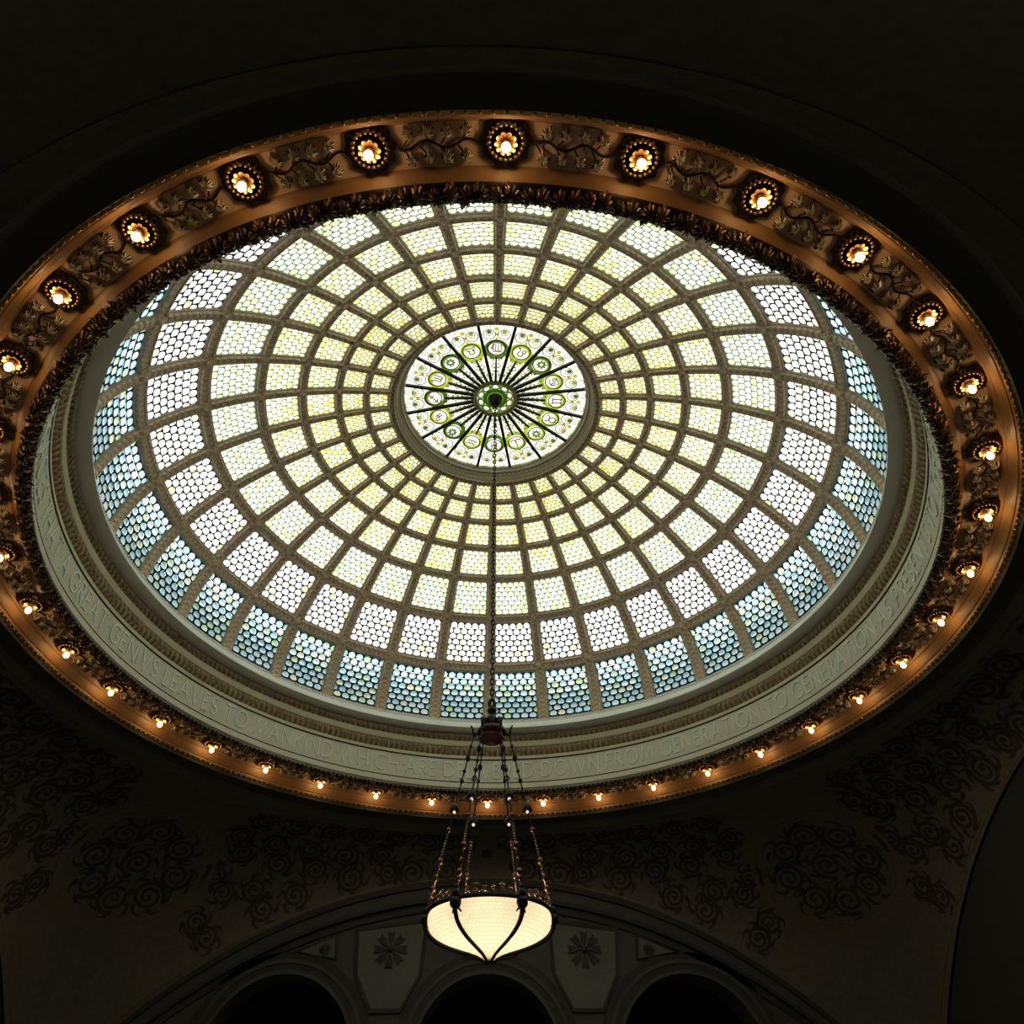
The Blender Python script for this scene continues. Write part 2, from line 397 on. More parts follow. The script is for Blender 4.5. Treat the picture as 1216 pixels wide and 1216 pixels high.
for s, xm in ((-1, -1.97), (1, 2.08)):
    panel([(xm-.62, 4.05), (xm-.68, 4.85), (xm+.68*1, 5.02) if s < 0 else (xm-.55, 5.02), (xm+.68, 4.85+.17*(s < 0)), (xm+.62, 4.05), (xm+.28, 3.45), (xm-.28, 3.45)] if s < 0 else
          [(xm-.62, 4.05), (xm-.68, 5.02), (xm+.68, 4.85), (xm+.62, 4.05), (xm+.28, 3.45), (xm-.28, 3.45)], 1.1)
    rosette(xm, 4.5, .36)
    xt = xm+s*1.35
    panel([(xt-.22*s, 4.35), (xt-.18*s, 4.75), (xt+.55*s, 4.45)], 1.2); rosette(xt, 4.5, .12)

# ------------------------------------------------------------------ dome base mouldings, frieze, cornice
t1 = ringprof('trim_1', [(6.32, 8.56), (6.20, 8.49), (6.17, 8.47), (6.10, 8.385), (6.085, 8.37), (6.10, 8.355), (6.09, 8.34), (6.0, 8.21), (5.995, 8.175), (6.06, 8.16), (6.26, 8.15)],
              [MT['white'], MT['pink']], mi=[0, 0, 1, 0, 0, 0, 0, 0, 0, 0])
tag(t1, 'bright white marble rim moulding at the foot of the glass dome', None, None, 'structure')
t2 = ringprof('trim_2', [(6.26, 8.155), (6.24, 8.14), (6.235, 8.09), (6.25, 8.03), (6.275, 8.0), (6.26, 7.985), (6.26, 7.93), (6.275, 7.87), (6.31, 7.855), (6.285, 7.83), (6.28, 7.77), (6.30, 7.72), (6.335, 7.69), (6.33, 7.675), (6.325, 7.61), (6.36, 7.6), (6.36, 7.585), (6.335, 7.58)],
              [MT['cream'], MT['egg'], MT['bead_dark']], mi=[1, 1, 1, 1, 1, 0, 0, 0, 1, 1, 1, 1, 1, 0, 2, 2, 2])
tag(t2, 'cream and brown carved mouldings between dome rim and inscribed frieze', None, None, 'structure')
t3 = ringprof('trim_3', [(6.335, 7.58), (6.335, 7.1), (6.35, 7.095), (6.35, 7.08), (6.33, 7.075), (6.32, 6.97), (6.35, 6.95), (6.35, 6.9)], [MT['frieze'], MT['bead_dark'], MT['cream']], mi=[0, 1, 1, 1, 0, 2, 2])
tag(t3, 'grey marble frieze ring with pale inscription around the dome', None, None, 'structure')
def bead_ring(name, r, z, rb, count, mat, parent, squash=1.):
    mb = MB()
    for i in range(count): mb.sphere(polar(r, TAU*i/count, z), rb, 6, 4, squash)
    o = mb.build(name, mat, parent, smooth=True); o['kind'] = 'stuff'; return o
bead_ring('dark_beads', 6.33, 7.588, .014, 520, MT['bead_dark'], t3); bead_ring('dark_beads', 6.335, 7.087, .014, 520, MT['bead_dark'], t3)
bead_ring('egg_carving', 6.235, 8.07, .042, 330, MT['egg'], t2, 1.3); bead_ring('leaf_carving', 6.285, 7.80, .045, 300, MT['egg'], t2, 1.4)
bead_ring('white_beads', 6.09, 8.372, .018, 560, MT['white'], t1)

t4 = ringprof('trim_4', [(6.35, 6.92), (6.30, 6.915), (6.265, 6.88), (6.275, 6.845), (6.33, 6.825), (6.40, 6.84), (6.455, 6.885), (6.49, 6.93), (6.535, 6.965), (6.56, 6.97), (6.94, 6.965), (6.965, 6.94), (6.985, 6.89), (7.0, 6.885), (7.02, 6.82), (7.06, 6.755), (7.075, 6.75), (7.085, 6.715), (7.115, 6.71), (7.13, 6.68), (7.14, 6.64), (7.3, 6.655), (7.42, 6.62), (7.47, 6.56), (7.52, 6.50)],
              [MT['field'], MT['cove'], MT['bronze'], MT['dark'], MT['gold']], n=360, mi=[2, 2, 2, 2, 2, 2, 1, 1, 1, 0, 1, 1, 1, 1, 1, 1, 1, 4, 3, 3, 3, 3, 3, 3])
tag(t4, 'bronze cornice soffit with grape vine ornament and bulbs around the dome', None, None, 'structure')
bead_ring('edge_beads', 7.10, 6.70, .022, 396, MT['gold'], t4)
bead_ring('rope_beads', 6.272, 6.868, .02, 420, MT['acan'], t4)

# acanthus leaves on the inner roll of the cornice
def leafmesh(name, mat, L_, Wd, lobes, bulge, amp=.13):
    """lobed leaf, pointed tip, raised between sunk veins"""
    n = 30; V = [(0, -.05*L_, bulge*.6)]; O = []
    for i in range(n):
        th = TAU*i/n; r = .5*(1-amp+amp*cos(lobes*th))*(1+.22*max(0, cos(th))**6)
        O.append((r*Wd*sin(th), r*L_*cos(th), th))
    V += [(x, y, -.004) for x, y, th in O]+[(.6*x, .6*y, bulge*(.75+.45*cos(lobes*2*th+PI))) for x, y, th in O]
    F = [(1+i, 1+(i+1) % n, n+1+(i+1) % n, n+1+i) for i in range(n)]+[(n+1+i, n+1+(i+1) % n, 0) for i in range(n)]
    me = bpy.data.meshes.new(name); me.from_pydata(V, [], F); me.materials.append(mat); me.materials.append(MT['bronze'])
    me.polygons.foreach_set('material_index', [1 if (i % 3 == 1 if name != 'grape_leaf' else i < n and i % 2) else 0 for i in range(len(F))]); return me  # dark faces: shadow painted into the grape leaf rims, dark detail on the acanthus
def frame(pos, nrm, up):
    n = nrm.normalized(); u = (up-n*up.dot(n)).normalized(); x = u.cross(n)
    return Matrix(((x.x, u.x, n.x, pos.x), (x.y, u.y, n.y, pos.y), (x.z, u.z, n.z, pos.z), (0, 0, 0, 1)))
ame = leafmesh('acanthus_leaf', MT['acan'], .22, .17, 9, .04, .14)
for i in range(288):
    a = TAU*(i+.5)/288; rr = polar(1, a, 0)
    nrm = Vector((0, 0, -1))+rr*random.uniform(-.25, .25)+polar(1, a+PI/2, 0)*(.3 if i % 2 else -.3); jit = random.uniform(-.5, .5)
    link('acanthus_leaf', ame, t4, None, frame(polar(6.355+random.uniform(-.015, .015), a, 6.832), nrm, (-rr if i % 2 else rr)+polar(1, a+PI/2, 0)*jit))
# grape leaves and vine between the lamps
gme = leafmesh('grape_leaf', MT['leafg'], .135, .125, 5, .045, .16)
NL = 36
for b in range(NL):
    a0 = TAU*b/NL
    for j in range(4):
        for row, (R, sh) in enumerate(((6.87, 2.95), (6.65, 2.75))):
            a = a0+rad(sh+j*1.38+(.15 if row else 0)); rr = polar(1, a, 0); jit = random.uniform(-.6, .6)
            up = rr*cos(jit)+polar(1, a+PI/2, 0)*sin(jit); s = random.uniform(.9, 1.12)
            link('grape_leaf', gme, t4, None, frame(polar(R+random.uniform(-.012, .012), a, 6.935), Vector((random.uniform(-.2, .2), random.uniform(-.2, .2), -1)), up) @ Matrix.Scale(s, 4))
    mb = MB(); pts = [polar(6.765+.035*sin(u*TAU*2+b), a0+rad(2.0+6.2*u), 6.945) for u in [i/24 for i in range(25)]]
    mb.tube(pts, .012, 5)
    for j in range(4):
        for R, sh, sg in ((6.87, 2.95, 1), (6.65, 2.75, -1)):
            a = a0+rad(sh+j*1.38); mb.tube([polar(6.765, a-rad(.5), 6.945), polar((6.765+R)/2, a-rad(.15), 6.94), polar(R, a, 6.945)], .008, 4)
    mb.build('vine_stem', MT['bronze'], t4, smooth=True)

# ------------------------------------------------------------------ inscription
def arc(cx, cy, rx, ry, a0, a1, n=12): return [(cx+rx*cos(rad(a0+(a1-a0)*i/n)), cy+ry*sin(rad(a0+(a1-a0)*i/n))) for i in range(n+1)]
G = {
 'A': (.80, [[(0, 0), (.40, 1), (.80, 0)], [(.16, .36), (.64, .36)]]),
 'B': (.52, [[(0, 0), (0, 1)], [(0, 1)]+arc(.22, .76, .24, .24, 90, -90)+[(0, .52)], [(0, .52)]+arc(.24, .26, .28, .26, 90, -90)+[(0, 0)]]),
 'C': (.84, [arc(.50, .5, .5, .5, 48, 312, 16)]),
 'D': (.80, [[(0, 0), (0, 1)], [(0, 1)]+arc(.28, .5, .52, .5, 90, -90, 14)+[(0, 0)]]),
 'E': (.46, [[(.46, 1), (0, 1), (0, 0), (.46, 0)], [(0, .52), (.40, .52)]]),
 'F': (.46, [[(.46, 1), (0, 1), (0, 0)], [(0, .52), (.38, .52)]]),
 'G': (.90, [arc(.50, .5, .5, .5, 48, 318, 16)+[(.86, .42)], [(.62, .42), (.90, .42)]]),
 'H': (.72, [[(0, 0), (0, 1)], [(.72, 0), (.72, 1)], [(0, .52), (.72, .52)]]),
 'I': (.04, [[(.02, 0), (.02, 1)]]),
 'K': (.62, [[(0, 0), (0, 1)], [(.56, 1), (0, .46)], [(.16, .62), (.62, 0)]]),
 'L': (.46, [[(0, 1), (0, 0), (.46, 0)]]),
 'M': (.96, [[(0, 0), (.14, 1), (.48, .12), (.82, 1), (.96, 0)]]),
 'N': (.76, [[(0, 0), (0, 1), (.76, 0), (.76, 1)]]),
 'O': (1.0, [arc(.5, .5, .5, .5, 0, 360, 24)]),
 'P': (.52, [[(0, 0), (0, 1)], [(0, 1)]+arc(.24, .74, .28, .26, 90, -90)+[(0, .48)]]),
 'R': (.58, [[(0, 0), (0, 1)], [(0, 1)]+arc(.24, .74, .27, .26, 90, -90)+[(0, .48)], [(.22, .48), (.58, 0)]]),
 'S': (.50, [arc(.25, .75, .23, .25, 40, 270, 10)+arc(.25, .26, .25, .24, 90, -140, 10)]),
 'T': (.66, [[(0, 1), (.66, 1)], [(.33, 1), (.33, 0)]]),
 'V': (.78, [[(0, 1), (.39, 0), (.78, 1)]]),
 'W': (1.22, [[(0, 1), (.32, 0), (.61, 1), (.90, 0), (1.22, 1)]]),
 'Y': (.70, [[(0, 1), (.35, .48), (.70, 1)], [(.35, .48), (.35, 0)]]),
}
def stroke_mesh(strokes, sw, fmap, d):
    """polyline strokes as slightly raised flat bars; fmap(x, y, h) -> 3D"""
    mb = MB()
    for st in strokes:
        n = len(st); V = []; F = []
        closed = abs(st[0][0]-st[-1][0])+abs(st[0][1]-st[-1][1]) < 1e-6
        for i in range(n):
            p = Vector(st[i])
            a = Vector(st[i-1]) if i else (Vector(st[-2]) if closed else None); b = Vector(st[i+1]) if i < n-1 else (Vector(st[1]) if closed else None)
            t1_ = (p-a).normalized() if a is not None else None; t2_ = (b-p).normalized() if b is not None else None
            t1_ = t1_ or t2_; t2_ = t2_ or t1_
            n1 = Vector((-t1_.y, t1_.x)); n2 = Vector((-t2_.y, t2_.x)); m = n1+n2
            m = n1 if m.length < .2 else m.normalized(); k = 1/max(.35, m.dot(n1)); o = m*sw*.5*k
            e = -t1_*0
            for q, h in ((p+o, 0), (p+o, d), (p-o, d), (p-o, 0)): V.append(fmap(q.x, q.y, h))
        for i in range(n-1):
            b_ = i*4; F += [(b_, b_+1, b_+5, b_+4), (b_+1, b_+2, b_+6, b_+5), (b_+2, b_+3, b_+7, b_+6)]
        F += [(0, 3, 2, 1), ((n-1)*4, (n-1)*4+1, (n-1)*4+2, (n-1)*4+3)]
        mb.add(V, F)
    return mb
TEXT = 'BOOKS·ARE·THE·LEGACIES·THAT·A·GREAT·GENIVS·LEAVES·TO·MANKIND·WHICH·ARE·DELIVERED·DOWN·FROM·GENERATION·TO·GENERATION·AS·PRESENTS·TO·THE·POSTERITY·OF·THOSE·WHO·ARE·YET·VNBORN'
LH = .315; LZ = 7.195; LR = 6.335
TRACK, SPACE = .31, .42
pos = []; x = 0.
for ch in TEXT:
    if ch == '·': x += SPACE*.5; pos.append(x); x += SPACE*.5
    else: pos.append(x); x += G[ch][0]+TRACK
iw = TEXT.index('WHICH'); im = TEXT.index('FROM')+3
A_W0, A_F1 = 208.6, 147.9                   # degrees around the ring where WHICH begins and FROM ends
kdeg = (A_W0-A_F1)/((pos[im]+G['M'][0])-pos[iw])
WORDS = []                                  # (angle, letter, which of its kind, word)
word = ''; letters = []
xm_ = pos[im]+G['M'][0]
def ang(xx): return A_W0-(min(xx, xm_)-pos[iw])*kdeg-max(0, xx-xm_)*kdeg*.95
wstart = 0
for i, ch in enumerate(TEXT):
    xo = pos[i]
    def fm(x_, y_, h, xo=xo): return polar(LR-h, rad(ang(xo+x_)), LZ+y_*LH)
    if ch == '·':
        wstart = i+1
        c = polar(LR, rad(ang(xo)), LZ+.5*LH); rr = polar(1, rad(ang(xo)), 0); s = polar(1, rad(ang(xo))+PI/2, 0)
        P = [c+s*.022, c+Vector((0, 0, .026)), c-s*.022, c-Vector((0, 0, .026))]
        obj('word_dot', P+[c-rr*.018], [(0, 1, 4), (1, 2, 4), (2, 3, 4), (3, 0, 4)], MT['letter'], t3)
        continue
    stroke_mesh(G[ch][1], .085, fm, .02).build('inscription_letter', MT['letter'], t3)
    wend = TEXT.find('·', i); wd = TEXT[wstart:wend if wend > 0 else None]
    k = wd[:i-wstart+1].count(ch); tot = wd.count(ch)
    WORDS.append((ang(xo+G[ch][0]/2), ch, k, tot, wd, 0, TEXT[:wstart].count('·')))

# ------------------------------------------------------------------ cornice lamps
def lamp_proto():
    root = empty('cornice_lamp', (0, 0, 0))
    mb = MB()                                    # scalloped dark rosette dish
    n = 40; V = []; F = []
    for k, (r, z, am) in enumerate(((.225, .0, .07), (.215, -.018, .07), (.17, -.028, .02), (.15, -.02, 0), (.09, .0, 0))):
        for i in range(n):
            th = TAU*i/n; rr = r*(1+am*cos(10*th)*(1 if i % 2 == 0 else .6)); V.append((rr*cos(th), rr*sin(th), z))
    for k in range(4):
        for i in range(n): F.append((k*n+i, k*n+(i+1) % n, (k+1)*n+(i+1) % n, (k+1)*n+i))
    F.append(tuple(4*n+i for i in range(n))); mb.add(V, F); mb.build('rosette_dish', MT['bronze'], root)
    mb = MB()
    for k in range(20):
        th = TAU*k/20; mb.sphere((.148*cos(th), .148*sin(th), -.042), .018, 6, 4)
    mb.build('bead_ring', MT['gold'], root, smooth=True)
    mb = MB()
    for k in range(16):                          # radiating dark fins
        th = TAU*(k+.5)/16; mb.tube([(.075*cos(th), .075*sin(th), -.01), (.11*cos(th), .11*sin(th), -.03), (.138*cos(th), .138*sin(th), -.02)], .009, 4)
    mb.build('fins', MT['bronze'], root)
    mb = MB()
    for k in range(10):                          # petal cup
        th = TAU*k/10; d = Vector((cos(th), sin(th), 0)); s = Vector((-sin(th), cos(th), 0)); z = Vector((0, 0, 1))
        P = [d*.03-z*.03-s*.008, d*.03-z*.03+s*.008, d*.07-z*.07+s*.026, d*.094-z*.076+s*.018, d*.1-z*.074, d*.094-z*.076-s*.018, d*.07-z*.07-s*.026, d*.068-z*.055]
        mb.add(P, [(0, 1, 2, 7), (0, 7, 6), (7, 2, 3, 4), (7, 4, 5, 6)])
    mb.build('petal_cup', MT['gold'], root)
    mb = MB(); mb.lathe([(.03, .0), (.03, -.06), (.036, -.065), (.034, -.09), (.024, -.1)], 12, cap=True); mb.build('socket', MT['gold'], root, smooth=True)
    mb = MB(); mb.lathe([(.001, -.192), (.022, -.186), (.036, -.168), (.041, -.148), (.036, -.124), (.025, -.102), (.02, -.092)], 14); mb.build('light_bulb', MT['bulb'], root, smooth=True)
    return root
proto = lamp_proto()
ORD = {1: 'first ', 2: 'second ', 3: 'third '}
for b in range(NL):
    o = proto if b == 0 else copy_tree(proto, None)
    a = TAU*b/NL; o.matrix_basis = Matrix.Translation(polar(6.785, a, 6.945)) @ Matrix.Rotation(a, 4, 'Z')
    def at(deg):
        i_, w_ = min(enumerate(WORDS), key=lambda q: abs(q[1][0]-deg)); ws = TEXT.split('·')
        nth = w_[6]; wtxt = w_[4]
        if ws.count(wtxt) > 1: wtxt = 'second '+wtxt if wtxt == 'GENERATION' and ws[nth-1] == 'TO' else 'first '+wtxt if wtxt == 'GENERATION' else wtxt+' after '+ws[nth-1]
        return '%s%s of %s' % (ORD[w_[2]] if w_[3] > 1 else '', w_[1], wtxt)
    deg = b*10
    if 95 <= deg <= 265: lab = 'glowing bulb in bronze petal rosette below the '+at(deg)
    else: lab = 'glowing bulb in bronze rosette straight across the dome from '+at((deg+180) % 360)
    tag(o, lab, 'lamp', 'bulbs around the cornice')

# ------------------------------------------------------------------ the stained glass dome
A_, Z0, B_ = 6.17, 8.35, 3.5
TT = [rad(x) for x in (1.6, 20.14, 35.3, 46.74, 54.87, 61.58, 66.73, 71.39)]     # tier joints from the foot up
NR = 32
def dome(t, a): return polar(A_*cos(t), a, Z0+B_*sin(t))
def dn(t, a):                               # normal towards the inside
    nr, nz = cos(t)/A_, sin(t)/B_; l = math.hypot(nr, nz); return polar(-nr/l, a, -nz/l)
def ribw(r): return .06+.033*r
root = empty('stained_glass_dome', (0, 0, 8.4))
tag(root, 'great round dome of pale fish-scale glass panels in bronzed iron ribs', 'dome')
# ribs
nt_ = 64; V = []; F = []; uv = []; ml = []
prof = [(-.5, -.03), (-.5, .035), (-.44, .05), (-.38, .045), (-.34, .07), (-.27, .085), (-.2, .08), (-.16, .065), (.16, .065), (.2, .08), (.27, .085), (.34, .07), (.38, .045), (.44, .05), (.5, .035), (.5, -.03)]
s_acc = 0.; lastp = None
for i in range(nt_+1):
    t = TT[0]-rad(1.0)+(TT[-1]-TT[0]+rad(1.0))*i/nt_; p = dome(t, 0); w = ribw(A_*cos(t)); n = dn(t, 0)
    if lastp is not None: s_acc += (p-lastp).length
    lastp = p
    for k, (u, h) in enumerate(prof): V.append(p+Vector((u*w, 0, 0))+n*h); uv.append((s_acc, k/(len(prof)-1)))
m = len(prof)
for i in range(nt_):
    for k in range(m-1): F.append((i*m+k, i*m+k+1, (i+1)*m+k+1, (i+1)*m+k)); ml.append(0 if 3 <= k <= 11 else 1)
r0 = obj('rib', V, F, [MT['rib'], MT['rib_edge']], root, uv, ml)
ribme = r0.data
for j in range(1, NR): link('rib', ribme, root, None, Matrix.Rotation(TAU*j/NR, 4, 'Z'))
# rings between the tiers
def hoop(t, w, name='ring', zoff=0.):
    V = []; F = []; uv = []; ml = []; n = 256; tl = math.hypot(A_*sin(t), B_*cos(t))
    for i in range(n+1):
        a = TAU*i/n
        for k, (u, h) in enumerate(prof):
            tt = t+u*w/tl; V.append(dome(tt, a)+dn(tt, a)*(h*.92)); uv.append((a*A_*cos(t), k/(m-1)))
    for i in range(n):
        for k in range(m-1): F.append((i*m+k, (i+1)*m+k, (i+1)*m+k+1, i*m+k+1)); ml.append(0 if 3 <= k <= 11 else 1)
    return obj(name, V, F, [MT['rib'], MT['rib_edge']], root, uv, ml)
for q in range(1, 7): hoop(TT[q], ribw(A_*cos(TT[q])))
hoop(TT[7], .16)
# small boss on every crossing
for q in range(1, 7):
    w = ribw(A_*cos(TT[q])); mb = MB(); p = dome(TT[q], 0); n_ = dn(TT[q], 0); u_ = Vector((1, 0, 0)); v_ = n_.cross(u_)
    P = [p+(u_*x_+v_*y_)*w*.24+n_*.07 for x_, y_ in ((-1, -1), (1, -1), (1, 1), (-1, 1))]; Q = [p+(u_*x_+v_*y_)*w*.15+n_*.10 for x_, y_ in ((-1, -1), (1, -1), (1, 1), (-1, 1))]
    mb.add(P+Q+[p+n_*.115], [(i, (i+1) % 4, 4+(i+1) % 4, 4+i) for i in range(4)]+[(4+i, 4+(i+1) % 4, 8) for i in range(4)])
    b0 = mb.build('crossing_boss', MT['rib'], root)
    for j in range(1, NR): link('crossing_boss', b0.data, root, None, Matrix.Rotation(TAU*j/NR, 4, 'Z'))
# glass panels with fish-scale glass
COLS = [3, 4, 4, 4, 5, 5, 5]; ROWS = [4, 5, 5, 6, 7, 7, 8]          # index 0 = tier next to the oculus
FILL = [.96, .96, .96, .96, .95, .89, .83]
def scale_outline(w, h, x0, x1):
    """fish-scale tile: round head, shoulders, narrower rounded foot"""
    n = 16; P = []
    for i in range(n):
        th = TAU*i/n; c, s_ = cos(th), sin(th)
        if s_ >= 0: x_, y_ = .5*w*c, -.12*h+.62*h*s_
        else: x_, y_ = .5*w*math.copysign(abs(c)**.55, c)*(1+.12*s_), -.12*h-.38*h*abs(s_)**.6
        P.append((min(x1, max(x0, x_)), y_))
    return P
def scale_geo(P, bul):
    n = len(P); cx = sum(p[0] for p in P)/n; cy = sum(p[1] for p in P)/n
    V = [(x_, y_, 0) for x_, y_ in P]+[(cx+(x_-cx)*.62, cy+(y_-cy)*.62, bul*.8) for x_, y_ in P]+[(cx, cy, bul)]
    F = [(i, (i+1) % n, n+(i+1) % n, n+i) for i in range(n)]+[(n+i, n+(i+1) % n, 2*n) for i in range(n)]
    return V, F
tier_data = []
for q in range(7):
    ti = 6-q                                     # joint index below
    tl0, tl1 = TT[ti], TT[ti+1]
    def dt(t): return 1/math.hypot(A_*sin(t), B_*cos(t))
    lo = tl0+dt(tl0)*((.5*ribw(A_*cos(tl0))) if ti else .035); hi = tl1-dt(tl1)*.5*ribw(A_*cos(tl1))
    if ti == 6: hi = tl1-dt(tl1)*.09
    am = PI/NR                                   # panel centred between two ribs
    def half(t): r = A_*cos(t); return PI/NR-.5*ribw(r)/r
    rows, cols = ROWS[q], COLS[q]; items = []; lead = MB()
    arc_t = [lo+(hi-lo)*(j+.5)/rows for j in range(rows)]
    H = (dome(hi, 0)-dome(lo, 0)).length/rows
    for j, t in enumerate(arc_t):
        hw = half(t)*A_*cos(t); pw = 2*hw/cols
        xs_ = [(-hw+pw*(i+.5)) for i in range(cols)] if j % 2 == 0 else [(-hw+pw*i) for i in range(cols+1)]
        for x_ in xs_:
            a = am-x_/(A_*cos(t)); n_ = dn(t, a); up = dome(t+.01, a)-dome(t, a)
            P = scale_outline(pw*FILL[q]*.97, H*(FILL[q]+.04), -hw-x_, hw-x_)
            mw = frame(dome(t, a)+n_*.012, n_, up); items.append((mw, P))
            # leading between this scale and the edge of its cell; the outermost cells run on under the ribs and rings
            X0, X1 = max(-pw*.505, -hw-x_-.03*(x_ < -hw+pw*.6)), min(pw*.505, hw-x_+.03*(x_ > hw-pw*.6)); Y0, Y1 = -H*.51-((.13 if ti == 0 else .04) if j == 0 else 0), H*.51+(.04 if j == rows-1 else 0)
            if x_ < -hw+pw*.6: X0 = -hw-x_-.03
            if x_ > hw-pw*.6: X1 = hw-x_+.03
            n = len(P); O = []; cx_ = (max(-hw-x_, -pw*.5)+min(hw-x_, pw*.5))/2
            for px, py in P:
                dx, dy = px-cx_, py; k_ = min((X1-cx_)/dx if dx > 1e-6 else (X0-cx_)/dx if dx < -1e-6 else 1e9, Y1/dy if dy > 1e-6 else Y0/dy if dy < -1e-6 else 1e9); k_ = max(k_, 1.0)
                O.append((cx_+dx*k_, dy*k_))
            ex = []
            Vl = [mw @ Vector((x2, y2, -.012)) for x2, y2 in O]+[mw @ Vector((x2, y2, .004)) for x2, y2 in P]; Fl = []
            def side(q_): return (0 if abs(q_[0]-X0) < 1e-5 else 1 if abs(q_[0]-X1) < 1e-5 else 2, 0 if abs(q_[1]-Y0) < 1e-5 else 1 if abs(q_[1]-Y1) < 1e-5 else 2)
            for i in range(n):
                i2 = (i+1) % n; Fl.append((i, i2, n+i2, n+i)); sa_, sb_ = side(O[i]), side(O[i2])
                if sa_[0] != sb_[0] and sa_[1] != sb_[1]:       # the cell's corner
                    kx = sa_[0] if sa_[0] < 2 else sb_[0]; ky = sa_[1] if sa_[1] < 2 else sb_[1]
                    if kx < 2 and ky < 2: Vl.append(mw @ Vector(((X0, X1)[kx], (Y0, Y1)[ky], -.012))); Fl.append((i, len(Vl)-1, i2))
            lead.add(Vl, Fl)
    sheet = bpy.data.meshes.new('glass_panel'); sheet.from_pydata([tuple(v) for v in lead.V], [], lead.F); sheet.materials.append(BK[q])
    mb = MB()
    for mw, P in items:
        Vs, Fs = scale_geo(P, .022); mb.add([mw @ Vector(v) for v in Vs], Fs)
    sm = bpy.data.meshes.new('glass_scales'); sm.from_pydata([tuple(v) for v in mb.V], [], mb.F); sm.materials.append(GM[q]); sm.polygons.foreach_set('use_smooth', [True]*len(sm.polygons))
    tier_data.append((sheet, sm, items))
# the panels that show largest get every scale as its own piece
cand = []
for q in (2, 3, 4, 5):
    tm = (TT[6-q]+TT[7-q])/2
    for j in range(NR):
        a = TAU*(j+.5)/NR; d = dome(tm, a)-CAMP; z = d.dot(FW); v = 608-920.4*d.dot(UP)/z
        if v > 255: cand.append((z/(COLS[q] and (dome(TT[6-q], 0)-dome(TT[7-q], 0)).length/ROWS[q]), q, j))
cand.sort(); single = set(); cnt = 0
for z, q, j in cand:
    if cnt+len(tier_data[q][2]) > 300: break
    single.add((q, j)); cnt += len(tier_data[q][2])
smesh = {}
for q in range(7):
    sheet, sm, items = tier_data[q]
    for j in range(NR):
        Rm = Matrix.Rotation(TAU*j/NR, 4, 'Z')
        p = link('glass_panel', sheet, root, None, Rm)
        if (q, j) in single:
            for k, (mw, P) in enumerate(items):
                key = (q, k)
                if key not in smesh:
                    Vs, Fs = scale_geo(P, .022); me = bpy.data.meshes.new('glass_scale'); me.from_pydata(Vs, [], Fs); me.materials.append(GM[q])
                    me.polygons.foreach_set('use_smooth', [True]*len(me.polygons)); smesh[key] = me
                link('glass_scale', smesh[key], p, None, mw)
        else:
            link('glass_scales', sm, p)['kind'] = 'stuff'

# ------------------------------------------------------------------ oculus
ZO = 11.93; RO = 1.74
rim = ringprof('oculus_rim', [(2.0, 11.62), (1.97, 11.585), (1.93, 11.60), (1.90, 11.64), (1.88, 11.66), (1.86, 11.72), (1.845, 11.73), (1.83, 11.79), (1.80, 11.80), (1.785, 11.86), (1.76, 11.88), (1.75, 11.96), (1.98, 11.96), (2.02, 11.7)], [MT['rim'], MT['rib_edge']], root, n=128, mi=[0, 0, 0, 0, 1, 1, 0, 1, 1, 1, 1, 1, 1], label='deep bronze moulded rim around the oculus')
mb = MB()
for i in range(150): mb.sphere(polar(1.945, TAU*i/150, 11.59), .016, 6, 4)
mb.build('rim_beads', MT['rim'], root)['kind'] = 'stuff'
OG = {k: glass('oculus_'+k, [(p_, tuple(x*(.42 if k == 'cream' else .8) for x in c)) for p_, c in v] if k != 'white' else v, gloss=.01) for k, v in {
    'cream': ((0, (.93, .90, .68)), (1, (.97, .97, .80))), 'white': ((0, (.97, .97, .95)), (1, (.98, .97, .90))),
    'green': ((0, (.05, .13, .02)), (1, (.12, .22, .04))), 'lime': ((0, (.34, .50, .05)), (1, (.52, .56, .06))),
    'gold': ((0, (.62, .42, .04)), (1, (.55, .45, .05))), 'pale': ((0, (.80, .86, .66)), (.4, (.95, .94, .88)), (.7, (.88, .80, .74)), (1, (.74, .86, .84))),
    'brown': ((0, (.16, .06, .02)), (1, (.22, .09, .03))), 'rose': ((0, (.55, .18, .14)), (1, (.6, .3, .2)))}.items()}
def oz(r): return ZO+.10*(1-(r/RO)**2)
def op(r, a, h=0.): return polar(r, a, oz(r)-h)
def disc_part(name, rc, ac, rad_, mat, parent, h, n=24, r_in=0.):
    """flat glass disc or ring lying in the oculus surface"""
    c = Vector((rc*sin(ac), -rc*cos(ac))); V = []; F = []
    def pt(r, th, hh): x_, y_ = c.x+r*cos(th), c.y+r*sin(th); return Vector((x_, y_, oz(math.hypot(x_, y_))-hh))
    if r_in > 0:
        for i in range(n): V += [pt(rad_, TAU*i/n, h), pt((rad_+r_in)/2, TAU*i/n, h+.012), pt(r_in, TAU*i/n, h)]
        for i in range(n):
            j = (i+1) % n; F += [(i*3, j*3, j*3+1, i*3+1), (i*3+1, j*3+1, j*3+2, i*3+2)]
    else:
        V = [pt(rad_, TAU*i/n, h) for i in range(n)]+[pt(0, 0, h+.01)]; F = [(i, (i+1) % n, n) for i in range(n)]
    return obj(name, V, F, mat, parent)
